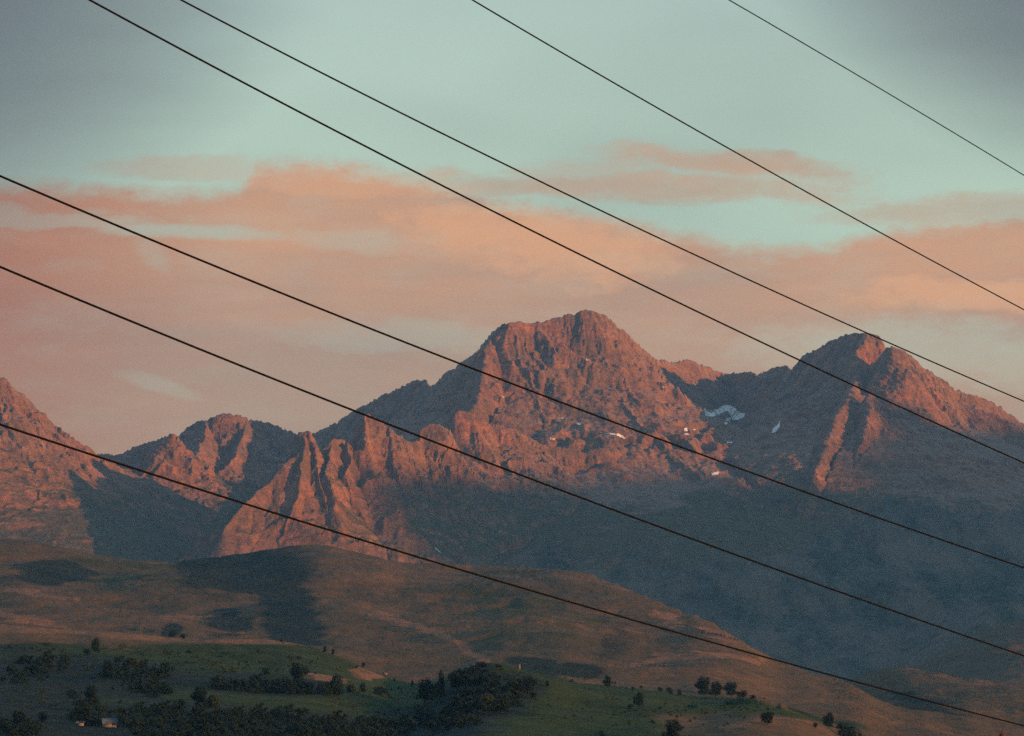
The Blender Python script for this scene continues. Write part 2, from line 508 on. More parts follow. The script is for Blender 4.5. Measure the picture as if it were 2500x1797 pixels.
# ------------------------------------------------------------------ mountains
ST = (1.15, 260.0, 0.27, 0)
RIDGES = [
    # skyline: shaded left arm, main summit, saddle, right-hand peak
    dict(id=1, k=(1.05, 330.0, 0.30, 0), pts=[(560, 1180, 17000), (700, 1085, 16600), (764, 1059, 16400), (790, 1048, 16330), (817, 1031, 16250),
         (850, 1011, 16150), (876, 998, 16080), (907, 980, 16000), (947, 958, 15880), (982, 942, 15780), (1004, 929, 15700),
         (1022, 925, 15640), (1037, 929, 15600), (1048, 944, 15550), (1075, 923, 15430), (1101, 903, 15320), (1123, 885, 15220),
         (1159, 859, 14950), (1187, 841, 14860), (1207, 810, 14780), (1225, 790, 14700), (1242, 787, 14680), (1291, 786, 14700),
         (1335, 783, 14740), (1353, 776, 14760), (1379, 768, 14780), (1403, 766, 14790), (1414, 759, 14790), (1428, 754, 14800),
         (1450, 757, 14810), (1476, 768, 14830), (1502, 788, 14870), (1524, 810, 14920), (1542, 832, 14960), (1564, 848, 15010),
         (1586, 867, 15080), (1602, 880, 15140), (1617, 876, 15220), (1632, 879, 15300), (1641, 885, 15380), (1663, 878, 15480), (1694, 880, 15600),
         (1720, 893, 15700), (1747, 902, 15780), (1773, 909, 15850), (1800, 909, 15880), (1826, 906, 15880), (1848, 915, 15850),
         (1866, 906, 15800), (1879, 898, 15770), (1901, 895, 15730), (1919, 891, 15700), (1934, 903, 15640), (1945, 891, 15600),
         (1963, 867, 15540), (1987, 851, 15480), (1998, 852, 15440), (2025, 829, 15360), (2055, 818, 15280), (2091, 812, 15200),
         (2126, 812, 15170), (2144, 820, 15160), (2157, 838, 15150), (2165, 852, 15150)]),
    dict(id=2, k=(1.0, 420.0, 0.42, 0), pts=[(2160, 850, 14960), (2181, 841, 14900), (2205, 853, 14930), (2232, 867, 14970), (2258, 891, 15010), (2285, 909, 15050),
         (2311, 931, 15090), (2329, 950, 15110), (2346, 953, 15130), (2368, 964, 15160), (2386, 962, 15185), (2408, 975, 15215),
         (2439, 992, 15260), (2470, 1014, 15300), (2500, 1032, 15340), (2650, 1110, 15400), (2850, 1180, 15100), (3300, 1250, 13700), (4200, 1300, 13000)]),
    # left-hand mountain and the low saddle beside it
    dict(id=3, k=(0.5, 400.0, 0.60, 0), pts=[(-1500, 1150, 12800), (-900, 1000, 13000), (-450, 860, 13200), (-120, 870, 13300), (-40, 905, 13330), (0, 923, 13360), (20, 927, 13400), (36, 949, 13440),
         (54, 963, 13500), (73, 977, 13560), (85, 995, 13600), (95, 1015, 13650), (119, 1025, 13740), (139, 1040, 13820), (159, 1062, 13900),
         (175, 1086, 13960), (206, 1104, 14080), (226, 1114, 14150)]),
    dict(id=31, k=(0.5, 250.0, 0.5, 0), pts=[(226, 1116, 14350), (240, 1107, 14330), (254, 1108, 14310), (278, 1110, 14270), (302, 1104, 14230),
         (329, 1092, 14190), (341, 1086, 14170), (365, 1080, 14130), (397, 1066, 14080), (415, 1056, 14040), (427, 1062, 14040), (438, 1081, 14050), (445, 1110, 14030)]),
    dict(id=32, k=(0.3, 150.0, 0.5, 10), pts=[(150, 1110, 13850), (230, 1140, 13950), (290, 1150, 14010), (360, 1160, 14070), (420, 1150, 14120), (460, 1155, 14170), (500, 1175, 14230)]),
    dict(id=4, k=(0.5, 260.0, 0.50, 0), pts=[(438, 1080, 14900), (446, 1066, 14880), (460, 1052, 14870), (476, 1032, 14850), (492, 1024, 14840), (514, 1024, 14830), (521, 1017, 14830),
         (540, 1011, 14830), (563, 1013, 14830), (583, 1011, 14840), (607, 1021, 14870), (643, 1029, 14930), (675, 1038, 15000),
         (702, 1048, 15060), (720, 1058, 15100), (745, 1080, 15150), (800, 1120, 15250)]),
    dict(id=5, k=(0.5, 200.0, 0.45, 0), pts=[(505, 1026, 14820), (500, 1060, 14700), (480, 1110, 14500), (455, 1160, 14300), (430, 1200, 14150)]),
    dict(id=6, k=(0.5, 200.0, 0.45, 0), pts=[(600, 1022, 14860), (590, 1080, 14650), (560, 1130, 14500)]),
    # tower and its buttresses
    dict(id=7, k=(2.3, 60.0, 1.0, 9), pts=[(722, 1075, 13110), (727, 1056, 13110), (733, 1052, 13100), (757, 1054, 13100), (762, 1060, 13105), (765, 1078, 13105)]),
    dict(id=8, k=(0.65, 130.0, 0.78, 0), pts=[(745, 1056, 13100), (722, 1110, 13020), (695, 1130, 13000), (665, 1170, 12960), (630, 1195, 12920), (585, 1240, 12860), (545, 1300, 12780), (515, 1390, 12700), (500, 1450, 12640)]),
    dict(id=9, k=(0.65, 130.0, 0.78, 0), pts=[(757, 1056, 13090), (772, 1120, 13020), (785, 1180, 12960), (800, 1250, 12880), (815, 1330, 12800), (830, 1420, 12700)]),
    dict(id=10, k=(0.65, 130.0, 0.78, 0), pts=[(740, 1058, 13080), (735, 1140, 12970), (720, 1220, 12870), (690, 1310, 12780), (670, 1400, 12700)]),
    # second group of towers right of it
    dict(id=11, k=(1.1, 110.0, 0.75, 0), pts=[(779, 1101, 13130), (806, 1075, 13180), (832, 1066, 13240), (854, 1070, 13300), (870, 1040, 13300), (885, 1008, 13300), (898, 1007, 13300), (911, 1014, 13310),
         (947, 1040, 13340), (973, 1062, 13380), (1004, 1076, 13450), (1026, 1069, 13500), (1030, 1040, 13530), (1053, 1029, 13540), (1075, 1029, 13550), (1090, 1047, 13570),
         (1112, 1074, 13640), (1115, 1072, 13650)]),
    dict(id=12, k=(0.65, 130.0, 0.78, 0), pts=[(888, 1008, 13290), (893, 1060, 13240), (910, 1130, 13180), (935, 1200, 13110), (950, 1280, 13030), (950, 1360, 12940), (945, 1440, 12850)]),
    dict(id=13, k=(0.65, 130.0, 0.78, 0), pts=[(850, 1072, 13230), (848, 1150, 13080), (862, 1240, 12980), (868, 1330, 12890), (870, 1420, 12800)]),
    dict(id=14, k=(0.65, 130.0, 0.78, 0), pts=[(950, 1042, 13330), (965, 1120, 13220), (985, 1200, 13120), (1000, 1280, 13020), (1000, 1360, 12920)]),
    dict(id=15, k=(0.65, 130.0, 0.78, 0), pts=[(806, 1077, 13180), (798, 1150, 12990), (815, 1230, 12890), (830, 1310, 12810), (832, 1400, 12740)]),
    # crest of the lit bench below the main face
    dict(id=16, k=(1.6, 80.0, 0.45, 0), pts=[(1097, 1016, 13650), (1110, 1000, 13640), (1130, 1003, 13650), (1150, 1005, 13660), (1163, 1018, 13680), (1178, 1022, 13700), (1192, 1036, 13740)]),
    dict(id=17, k=(0.7, 100.0, 0.42, 0), pts=[(1190, 1045, 13760), (1229, 1037, 13780), (1273, 1054, 13800), (1317, 1080, 13830), (1361, 1089, 13850), (1405, 1098, 13870),
         (1440, 1096, 13880), (1472, 1089, 13900), (1494, 1092, 13930), (1529, 1104, 13980), (1575, 1108, 14040), (1626, 1107, 14100), (1660, 1118, 14140), (1720, 1150, 14200)]),
    # ribs of the main face
    dict(id=18, k=(0.75, 300.0, 0.5, 18), pts=[(1215, 800, 14730), (1190, 850, 14600), (1183, 900, 14480), (1175, 950, 14370), (1150, 1000, 14250), (1150, 1040, 14150)]),
    # ribs of the right-hand peak
    dict(id=23, k=(0.5, 200.0, 0.45, 0), pts=[(2115, 814, 15150), (2102, 860, 15060), (2095, 910, 14960), (2078, 960, 14860), (2050, 1010, 14760), (2028, 1060, 14660), (2004, 1120, 14540), (1975, 1195, 14380), (1950, 1270, 14200)]),
    dict(id=33, k=(0.75, 170.0, 0.52, 14), pts=[(2106, 828, 14640), (2094, 868, 14520), (2092, 925, 14370), (2070, 972, 14225), (2040, 1020, 14075), (2024, 1068, 13930), (2002, 1122, 13770), (1974, 1190, 13540), (1955, 1245, 13380)]),
    dict(id=34, k=(0.75, 160.0, 0.62, 12), pts=[(1302, 792, 14710), (1345, 828, 14650), (1400, 858, 14620), (1450, 884, 14590), (1510, 915, 14570), (1560, 960, 14520)]),
    dict(id=35, k=(0.8, 120.0, 0.60, 8), pts=[(2125, 960, 14200), (2116, 1030, 14040), (2094, 1090, 13880), (2086, 1150, 13720), (2078, 1210, 13540)]),
    # spurs running down into the valley
    dict(id=26, k=(0.5, 300.0, 0.30, 30), pts=[(1998, 900, 15420), (1940, 980, 15200), (1850, 1080, 14900), (1740, 1180, 14550), (1640, 1270, 14200), (1560, 1370, 13800)]),
    dict(id=27, k=(0.4, 300.0, 0.28, 40), pts=[(2600, 1090, 14300), (2480, 1200, 13900), (2330, 1290, 13400), (2180, 1390, 12900), (2080, 1480, 12400), (1990, 1570, 11900)]),
    dict(id=28, k=(0.4, 300.0, 0.28, 40), pts=[(3000, 1200, 13600), (2800, 1300, 12800), (2620, 1380, 12200), (2500, 1450, 11700), (2400, 1520, 11200)]),
    dict(id=29, k=(0.5, 200.0, 0.4, 20), pts=[(60, 985, 13400), (60, 1100, 13100), (80, 1200, 12900), (60, 1330, 12700)]),
    dict(id=30, k=(0.5, 200.0, 0.4, 20), pts=[(150, 1060, 13850), (115, 1140, 13600), (90, 1240, 13300), (60, 1400, 13000)]),
]


for _r in RIDGES:
    # the right-hand peak stands some 500 m in front of the saddle, so its shadow fills the bowl beside the main peak
    if _r['id'] in (1, 2, 23):
        _r['pts'] = [(p[0], p[1], p[2] - 500 * float(np.clip((p[0] - 1760) / 190, 0, 1)) * (1 if p[0] < 2600 else 0.5)) for p in _r['pts']]
    if _r['id'] == 26:
        _r['pts'] = [(p[0], p[1], p[2] - 450) for p in _r['pts']]
    if 7 <= _r['id'] <= 15:
        _r['pts'] = [(p[0], p[1], p[2] - 450) for p in _r['pts']]


def edge_taper(x, y):
    t = np.abs(x / y)
    return sst(t, 0.245, 0.165)


def mountain_height(x, y, coarse):
    wy = fbm(x / 420, y / 420, 3, 0.5, 5) * 38
    wx = fbm(x / 85, y / 85, 3, 0.55, 9) * 10
    h, s, d = ridge_field(x + wx, y + wy, RIDGES)
    if coarse:
        tp = edge_taper(x, y)
        return np.maximum(h, 150) * tp + (tp - 1) * 30, None
    near = np.exp(-d / 60.0)
    steep = sst(h, 750, 1050)
    # ribs and gullies running down each flank
    sw = s + 22 * fbm(x / 90, y / 90, 3, 0.5, 77)
    rib = ridged(sw / 84, d / 420, 4, 0.55, 21) - 0.9
    rib2 = ridged(sw / 30, d / 130, 4, 0.6, 41) - 0.9
    tower = sst(np.abs(x / y + 0.033), 0.040, 0.018) * sst(y, 13350, 13000)
    cliff = 0.3 + 0.7 * np.exp(-(d / 430.0) ** 2)
    amp = (1 - np.exp(-d / 40.0)) * (0.30 + 0.70 * steep) * cliff
    h = h + rib * 15 * amp + rib2 * (11 + 5 * tower) * amp
    # broad ravines of the lower, gentler slopes
    rav = ridged(sw / 190, d / 1500, 3, 0.5, 57) - 0.8
    h = h + rav * 46 * (1 - cliff) * sst(d, 250, 800)
    iso = ridged(x / 170, y / 170, 6, 0.55, 61) - 1.0
    h = h + iso * (3 + 5 * steep + 14 * tower) * (1 - near * 0.85) * cliff
    h = h + fbm(x / 38, y / 38, 4, 0.65, 83) * 3.0 * (0.35 + 0.65 * steep)
    # ledges
    hb = h + fbm(x / 160, y / 160, 3, 0.5, 87) * 30 + x * 0.12
    h = h + 2.6 * np.sin(hb / 21.0 * 2 * np.pi) * steep * cliff
    tp = edge_taper(x, y)
    h = np.maximum(h, 150 + fbm(x / 300, y / 300, 3, 0.5, 3) * 20) * tp + (tp - 1) * 30
    # ground cover
    gy = np.gradient(h, axis=1) / np.maximum(np.gradient(y, axis=1), 1.0)
    slope = np.abs(gy)
    bign = fbm(x / 700, y / 700, 4, 0.55, 91)
    zz = h + bign * 160
    grass = sst(zz, 1150, 800) * sst(slope, 0.95, 0.45)
    scree = sst(slope, 0.75, 0.40) * sst(zz, 700, 1000) * 0.8
    px, py = to_pix(x, y, h)
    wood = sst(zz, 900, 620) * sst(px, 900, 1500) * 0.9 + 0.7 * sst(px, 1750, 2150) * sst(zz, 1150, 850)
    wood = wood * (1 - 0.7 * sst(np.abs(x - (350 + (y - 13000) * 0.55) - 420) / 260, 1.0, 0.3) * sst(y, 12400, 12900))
    return h, dict(grass=grass, scree=scree, wood=np.clip(wood, 0, 1))


TXM = make_cols(1080, 70)
mtn, GM = grid_mesh('mountain_range', TXM, (9600, 17200), mountain_height, 560, M_ROCK)
mtn['kind'] = 'structure'

# ------------------------------------------------------------------ hills in front
HILLS = [
    dict(k=(0.05, 400.0, 0.125, 90), pts=[(-1500, 1260, 6200), (-600, 1290, 6100), (-200, 1306, 6000), (0, 1315, 6000), (67, 1317, 6000), (99, 1325, 6000), (159, 1336, 6000), (238, 1355, 6000), (317, 1365, 6000), (417, 1371, 6000),
          (496, 1363, 6000), (595, 1352, 6000), (675, 1338, 6000), (746, 1328, 6000), (813, 1332, 6000), (900, 1352, 6000), (978, 1373, 6000), (1078, 1376, 5950), (1157, 1379, 5900),
          (1256, 1384, 5850), (1387, 1391, 5750), (1435, 1402, 5650), (1514, 1430, 5500), (1593, 1465, 5300), (1660, 1493, 5150), (1719, 1511, 5000), (1759, 1535, 4900),
          (1818, 1571, 4750), (1878, 1606, 4600), (1937, 1630, 4450), (1997, 1648, 4300), (2076, 1668, 4150), (2130, 1700, 4000), (2175, 1729, 3900), (2235, 1753, 3750), (2294, 1775, 3600), (2354, 1795, 3450), (2500, 1850, 3200)]),
    dict(k=(0.22, 200.0, 0.10, 25), pts=[(860, 1480, 5050), (900, 1500, 4950), (950, 1512, 4820), (1010, 1527, 4680), (1060, 1543, 4550), (1100, 1562, 4420), (1150, 1590, 4250), (1200, 1614, 4100), (1250, 1640, 3900)]),
    dict(k=(0.18, 200.0, 0.10, 30), pts=[(1480, 1440, 5500), (1590, 1490, 5150), (1650, 1512, 4980), (1700, 1530, 4850), (1770, 1556, 4700)]),
    dict(k=(0.18, 200.0, 0.10, 40), pts=[(1500, 1655, 4200), (1545, 1625, 4150), (1600, 1612, 4100), (1680, 1606, 4050), (1760, 1604, 4000), (1830, 1614, 3950), (1900, 1640, 3900)]),
    dict(k=(0.12, 200.0, 0.09, 40), pts=[(-500, 1420, 5000), (0, 1436, 4850), (90, 1450, 4750), (200, 1468, 4650), (300, 1490, 4550)]),
    dict(k=(0.12, 200.0, 0.09, 40), pts=[(-500, 1490, 4500), (0, 1497, 4400), (80, 1508, 4300), (150, 1530, 4150)]),
    dict(k=(0.14, 200.0, 0.08, 60), pts=[(740, 1330, 5980), (790, 1400, 5600), (820, 1470, 5200), (830, 1540, 4700)]),
    dict(k=(0.12, 200.0, 0.08, 60), pts=[(420, 1373, 5980), (400, 1430, 5500), (390, 1500, 5000), (450, 1540, 4500)]),
    # near hill, left
    dict(k=(0.10, 200.0, 0.07, 40), pts=[(-1500, 1480, 3000), (-600, 1500, 3000), (-200, 1515, 3000), (0, 1525, 3000), (79, 1529, 3000), (178, 1540, 3000), (278, 1543, 3000), (397, 1554, 3000), (476, 1559, 3000), (575, 1555, 3000),
          (655, 1561, 3000), (734, 1573, 2980), (794, 1589, 2950), (833, 1606, 2920), (881, 1627, 2880), (940, 1650, 2800), (1010, 1680, 2700)]),
    # knoll in the middle and its tail to the right
    dict(k=(0.24, 120.0, 0.10, 25), pts=[(1010, 1700, 2450), (1060, 1672, 2450), (1100, 1652, 2450), (1137, 1632, 2450), (1160, 1622, 2450), (1177, 1617, 2450), (1236, 1625, 2460), (1296, 1639, 2480), (1355, 1653, 2500),
          (1395, 1666, 2520), (1494, 1674, 2560), (1594, 1686, 2600), (1700, 1703, 2620), (1770, 1703, 2620), (1838, 1704, 2600), (1929, 1726, 2560), (1997, 1753, 2500), (2100, 1800, 2400), (2300, 1860, 2300)]),
    dict(k=(0.10, 120.0, 0.07, 30), pts=[(1500, 1790, 2080), (1620, 1768, 2100), (1720, 1757, 2120), (1820, 1745, 2150), (1900, 1742, 2180), (1990, 1757, 2200), (2080, 1790, 2200), (2200, 1840, 2200)]),
    # hills beyond, right
    dict(k=(0.20, 300.0, 0.10, 60), pts=[(1900, 1720, 7400), (1960, 1690, 7300), (2030, 1668, 7200), (2076, 1657, 7100), (2120, 1640, 7000), (2155, 1630, 7000), (2187, 1624, 7000), (2230, 1632, 7000), (2280, 1655, 7000), (2340, 1690, 6900)]),
    dict(k=(0.12, 300.0, 0.09, 80), pts=[(2080, 1720, 5600), (2140, 1690, 5500), (2195, 1672, 5500), (2290, 1666, 5500), (2400, 1673, 5500), (2500, 1682, 5500), (2700, 1680, 5500), (3200, 1650, 5500), (4200, 1640, 5500)]),
    dict(k=(0.22, 300.0, 0.13, 60), pts=[(2200, 1650, 9300), (2290, 1600, 9200), (2340, 1565, 9100), (2394, 1540, 9000), (2440, 1522, 9000), (2500, 1514, 9000), (2700, 1480, 9000), (3200, 1420, 9000)]),
]


def in_blob(px, py, cx, cy, rx, ry, ang=0.0, soft=0.55):
    a = R(ang); dx = px - cx; dy = py - cy
    u = dx * math.cos(a) + dy * math.sin(a); v = -dx * math.sin(a) + dy * math.cos(a)
    r = np.sqrt((u / rx) ** 2 + (v / ry) ** 2)
    return sst(r, 1 + soft, 1 - soft)


def near_line(px, py, pts, w):
    best = np.full(px.shape, 1e9)
    for (ax, ay), (bx, by) in zip(pts[:-1], pts[1:]):
        dx, dy = bx - ax, by - ay
        t = np.clip(((px - ax) * dx + (py - ay) * dy) / (dx * dx + dy * dy), 0, 1)
        best = np.minimum(best, np.hypot(px - ax - t * dx, py - ay - t * dy))
    return sst(best, w * 1.6, w * 0.3)


LAYERS = [   # outline of each layer of hills in the photo, and the distance of its crest
    ([(-2000, 1500), (-600, 1500), (0, 1524), (79, 1529), (178, 1540), (278, 1542), (397, 1554), (476, 1559), (575, 1554), (655, 1560), (734, 1572), (794, 1588), (833, 1605), (881, 1625), (940, 1652), (1010, 1672),
      (1060, 1668), (1100, 1648), (1137, 1630), (1160, 1620), (1177, 1616), (1236, 1624), (1296, 1638), (1355, 1652), (1395, 1665), (1494, 1674), (1594, 1686), (1700, 1702), (1838, 1703), (1929, 1725), (1997, 1752), (2100, 1800), (2400, 1850), (4500, 1860)],
     [(-2000, 3000), (734, 2980), (940, 2800), (1010, 2500), (4500, 2500)]),
    ([(-2000, 1270), (-600, 1290), (0, 1315), (67, 1317), (99, 1325), (159, 1336), (238, 1355), (317, 1365), (417, 1371), (496, 1363), (595, 1352), (675, 1338), (746, 1328), (813, 1332), (900, 1352), (978, 1373), (1078, 1376), (1157, 1379),
      (1256, 1384), (1387, 1391), (1435, 1402), (1514, 1430), (1593, 1465), (1660, 1493), (1719, 1511), (1759, 1535), (1818, 1571), (1878, 1606), (1937, 1630), (1997, 1648), (2076, 1668), (2130, 1704), (2175, 1729), (2235, 1753), (2294, 1775), (2354, 1795), (2500, 1850), (4500, 1870)],
     [(-2000, 6000), (978, 6000), (1387, 5750), (1719, 5000), (1997, 4300), (2175, 3900), (2354, 3500), (2500, 3400), (4500, 3400)]),
    ([(-2000, 1560), (1700, 1800), (2080, 1720), (2140, 1690), (2195, 1670), (2290, 1666), (2400, 1673), (2500, 1681), (4500, 1680)], [(-2000, 6300), (1387, 6300), (1800, 5500), (4500, 5500)]),
    ([(-2000, 1560), (1600, 1800), (1960, 1690), (2030, 1668), (2076, 1657), (2120, 1640), (2155, 1630), (2187, 1624), (2230, 1632), (2300, 1652), (2500, 1668), (4500, 1680)], [(-2000, 7000), (4500, 7000)]),
    ([(-2000, 1560), (1600, 1750), (2000, 1690), (2200, 1635), (2290, 1598), (2340, 1565), (2394, 1540), (2440, 1522), (2500, 1514), (4500, 1440)], [(-2000, 9000), (4500, 9000)])]
_corr = {}
HANN21 = np.hanning(23)[1:-1] / np.hanning(23)[1:-1].sum()


def fit_layers(x, y):
    """factor that brings the crest of every layer of hills to the height it has in the photo"""
    if not _corr:
        tp = np.linspace(-0.25, 0.25, 900)
        Yc = np.linspace(1500, 9590, 500)
        YY, TT = np.meshgrid(Yc, tp)
        px = CX + F * tp * CP
        yn = [np.interp(px, *zip(*l[1])) for l in LAYERS]
        fs = [np.ones(900) for _ in LAYERS]
        _corr['tp'] = tp; _corr['yn'] = yn; _corr['fs'] = fs
        raw, dd = hill_raw(TT * YY, YY)
        for it in range(5):
            H = hill_finish(TT * YY, YY, raw * layer_factor(TT * YY, YY), dd, True)[0]
            E = (H - CAMZ) / YY
            for k, (out, _) in enumerate(LAYERS):
                a = 0.5 * (yn[k - 1] + yn[k]) if k else 0 * px
                b = 0.5 * (yn[k] + yn[k + 1]) if k < 4 else 0 * px + 1e5
                a = np.maximum(a, yn[k] - 900); b = np.minimum(b, yn[k] + 500)
                m = (YY >= a[:, None]) & (YY <= b[:, None])
                e = np.where(m, E, -9).max(axis=1)
                v = -(np.interp(px, *zip(*out)) - CY) / F
                tgt = (SP + v * CP) / (CP - v * SP)
                f = fs[k] * np.clip((tgt * yn[k] + CAMZ) / np.maximum(e * yn[k] + CAMZ, 5), 0.4, 2.0)
                fs[k] = np.convolve(np.pad(np.clip(f, 0.05, 2.0), 10, mode='edge'), HANN21, 'valid')
    return layer_factor(x, y)


def layer_factor(x, y):
    t = np.clip(x / y, -0.25, 0.25)
    Yk = [np.interp(t, _corr['tp'], q) for q in _corr['yn']]
    Fk = [np.interp(t, _corr['tp'], q) for q in _corr['fs']]
    f = Fk[0].copy()
    for k in range(4):
        w = np.clip((y - Yk[k]) / np.maximum(Yk[k + 1] - Yk[k], 50), 0, 1)
        w = sst(w, 0.02, 0.45) if k == 0 else sst(w, 0.15, 0.75)
        f = f * (1 - w) + Fk[k + 1] * w
    return f


def hill_height(x, y, coarse):
    h, d = hill_raw(x, y)
    h = h * fit_layers(x, y)
    return hill_finish(x, y, h, d, coarse)


def hill_raw(x, y):
    wy = fbm(x / 400, y / 400, 3, 0.5, 15) * 40
    h, s, d = ridge_field(x, y + wy * sst(y, 2000, 4000), HILLS, smooth=5.0)
    base = 8 + sst(y, 1400, 3000) * 10
    return np.maximum(h, base), d


def hill_finish(x, y, h, d, coarse):
    sc = sst(y, 1200, 5500)
    h = h + (fbm(x / 330, y / 330, 4, 0.5, 31)) * (3 + 9 * sc) * (1 - np.exp(-d / 150))
    h = h - np.maximum(0, ridged(x / 420, y / 520, 3, 0.5, 37) - 1.25) * 9 * sc
    h = h + fbm(x / 40, y / 40, 3, 0.6, 33) * (0.6 + 1.2 * sc)
    tp = edge_taper(x, y) * sst(y, 950, 1500)
    h = (h + 4) * tp - 4
    if coarse:
        return h, None
    px, py = to_pix(x, y, h)
    px = px + fbm(x / 120, y / 120, 3, 0.6, 51) * 26
    py = py + fbm(x / 120, y / 120, 3, 0.6, 53) * 12
    far = sst(y, 3300, 3700)
    near = 1 - far
    z0 = np.zeros(x.shape)
    # dark woods and scrub; the large far patch is soft hillside shade painted in
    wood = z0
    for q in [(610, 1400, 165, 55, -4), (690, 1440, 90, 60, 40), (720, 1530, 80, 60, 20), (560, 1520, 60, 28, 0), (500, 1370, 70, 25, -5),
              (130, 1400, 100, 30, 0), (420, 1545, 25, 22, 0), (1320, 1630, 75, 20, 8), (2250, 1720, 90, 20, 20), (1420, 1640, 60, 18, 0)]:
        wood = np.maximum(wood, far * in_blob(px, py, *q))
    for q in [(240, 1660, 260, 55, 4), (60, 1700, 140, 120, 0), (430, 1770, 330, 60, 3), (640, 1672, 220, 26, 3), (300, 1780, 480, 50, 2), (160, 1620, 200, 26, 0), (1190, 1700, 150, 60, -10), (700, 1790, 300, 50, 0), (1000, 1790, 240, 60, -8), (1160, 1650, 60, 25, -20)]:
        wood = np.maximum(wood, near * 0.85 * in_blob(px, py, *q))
    green = near * sst(py, 1560, 1592) * 0.8
    green = np.maximum(green, near * in_blob(px, py, 640, 1620, 300, 40, 3) )
    green = np.maximum(green, near * in_blob(px, py, 1500, 1735, 320, 36, 3))
    green = green * (1 - near * in_blob(px, py, 1960, 1690, 330, 34, 14))
    green = green * (1 - 0.9 * near * in_blob(px, py, 1900, 1780, 300, 26, 5))
    green = green * (1 - near * in_blob(px, py, 790, 1658, 60, 9, 4)) * (1 - near * in_blob(px, py, 900, 1645, 50, 12, 0))
    green = np.maximum(green, far * 0.45 * in_blob(px, py, 250, 1400, 260, 60, 0))
    green = np.maximum(green, far * 0.42 * in_blob(px, py, 1250, 1500, 300, 90, 10))
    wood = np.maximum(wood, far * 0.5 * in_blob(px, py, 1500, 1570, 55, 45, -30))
    # dry grass and bare earth along the crests
    dry = z0
    for pts, w, f in [([(900, 1503), (950, 1512), (1010, 1527), (1060, 1543), (1110, 1570), (1160, 1598), (1200, 1616)], 10, 1),
                      ([(1430, 1405), (1514, 1434), (1593, 1468), (1700, 1510), (1760, 1540), (1870, 1603)], 8, .45),
                      ([(1600, 1497), (1660, 1518), (1720, 1535), (1780, 1560)], 9, 1),
                      ([(1550, 1620), (1610, 1612), (1700, 1606), (1800, 1606), (1860, 1618)], 7, .9),
                      ([(1880, 1612), (2000, 1655), (2100, 1700), (2200, 1745), (2350, 1797)], 10, .35),
                      ([(0, 1436), (90, 1450), (200, 1466)], 10, .7), ([(0, 1500), (80, 1508), (160, 1530)], 10, .7),
                      ([(400, 1508), (520, 1510)], 8, .7)]:
        dry = np.maximum(dry, far * f * near_line(px, py, pts, w))
    for pts, w, f in [([(0, 1530), (178, 1546), (397, 1562), (575, 1568), (700, 1575), (800, 1600), (870, 1628)], 12, .8),
                      ([(760, 1655), (840, 1660)], 8, .9), ([(880, 1650), (950, 1655)], 10, .7), ([(1900, 1752), (2000, 1758)], 6, .8),
                      ([(1780, 1775), (1930, 1748)], 5, .7), ([(400, 1703), (480, 1698)], 9, .6), ([(1000, 1560), (1000, 1561)], 1, 0),
                      ([(1940, 1645), (2080, 1685), (2250, 1760)], 14, .2)]:
        dry = np.maximum(dry, near * f * near_line(px, py, pts, w))
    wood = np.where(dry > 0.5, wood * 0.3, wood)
    return h, dict(green=np.clip(green, 0, 1), dry=np.clip(dry, 0, 1), wood=np.clip(wood, 0, 1))


TXH = make_cols(860, 40)
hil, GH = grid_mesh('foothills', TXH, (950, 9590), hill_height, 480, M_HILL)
hil['kind'] = 'structure'

# ------------------------------------------------------------------ plain and the rise the camera stands on
def plain():
    th = np.linspace(0, 2 * np.pi, 121)[:-1]
    rr = np.concatenate([[0.01], np.linspace(4, 90, 22), np.geomspace(110, 19500, 40)])
    X = rr[:, None] * np.cos(th)[None]; Y = rr[:, None] * np.sin(th)[None]
    Z = 10.4 * sst(rr, 62, 12)[:, None] + perlin(X / 14, Y / 14, 4) * 0.25 * sst(rr, 300, 10)[:, None] - sst(rr, 300, 900)[:, None] * 2.0
    n = len(th)
    co_ = np.stack([X, Y, Z], -1).reshape(-1, 3)
    i, j = np.meshgrid(np.arange(len(rr) - 1), np.arange(n), indexing='ij')
    a = (i * n + j).ravel(); b = (i * n + (j + 1) % n).ravel()
    f = np.stack([a, a + n, b + n, b], 1)
    ob = raw_mesh('ground', co_, f, M_PLAIN)
    ob['kind'] = 'structure'
plain()

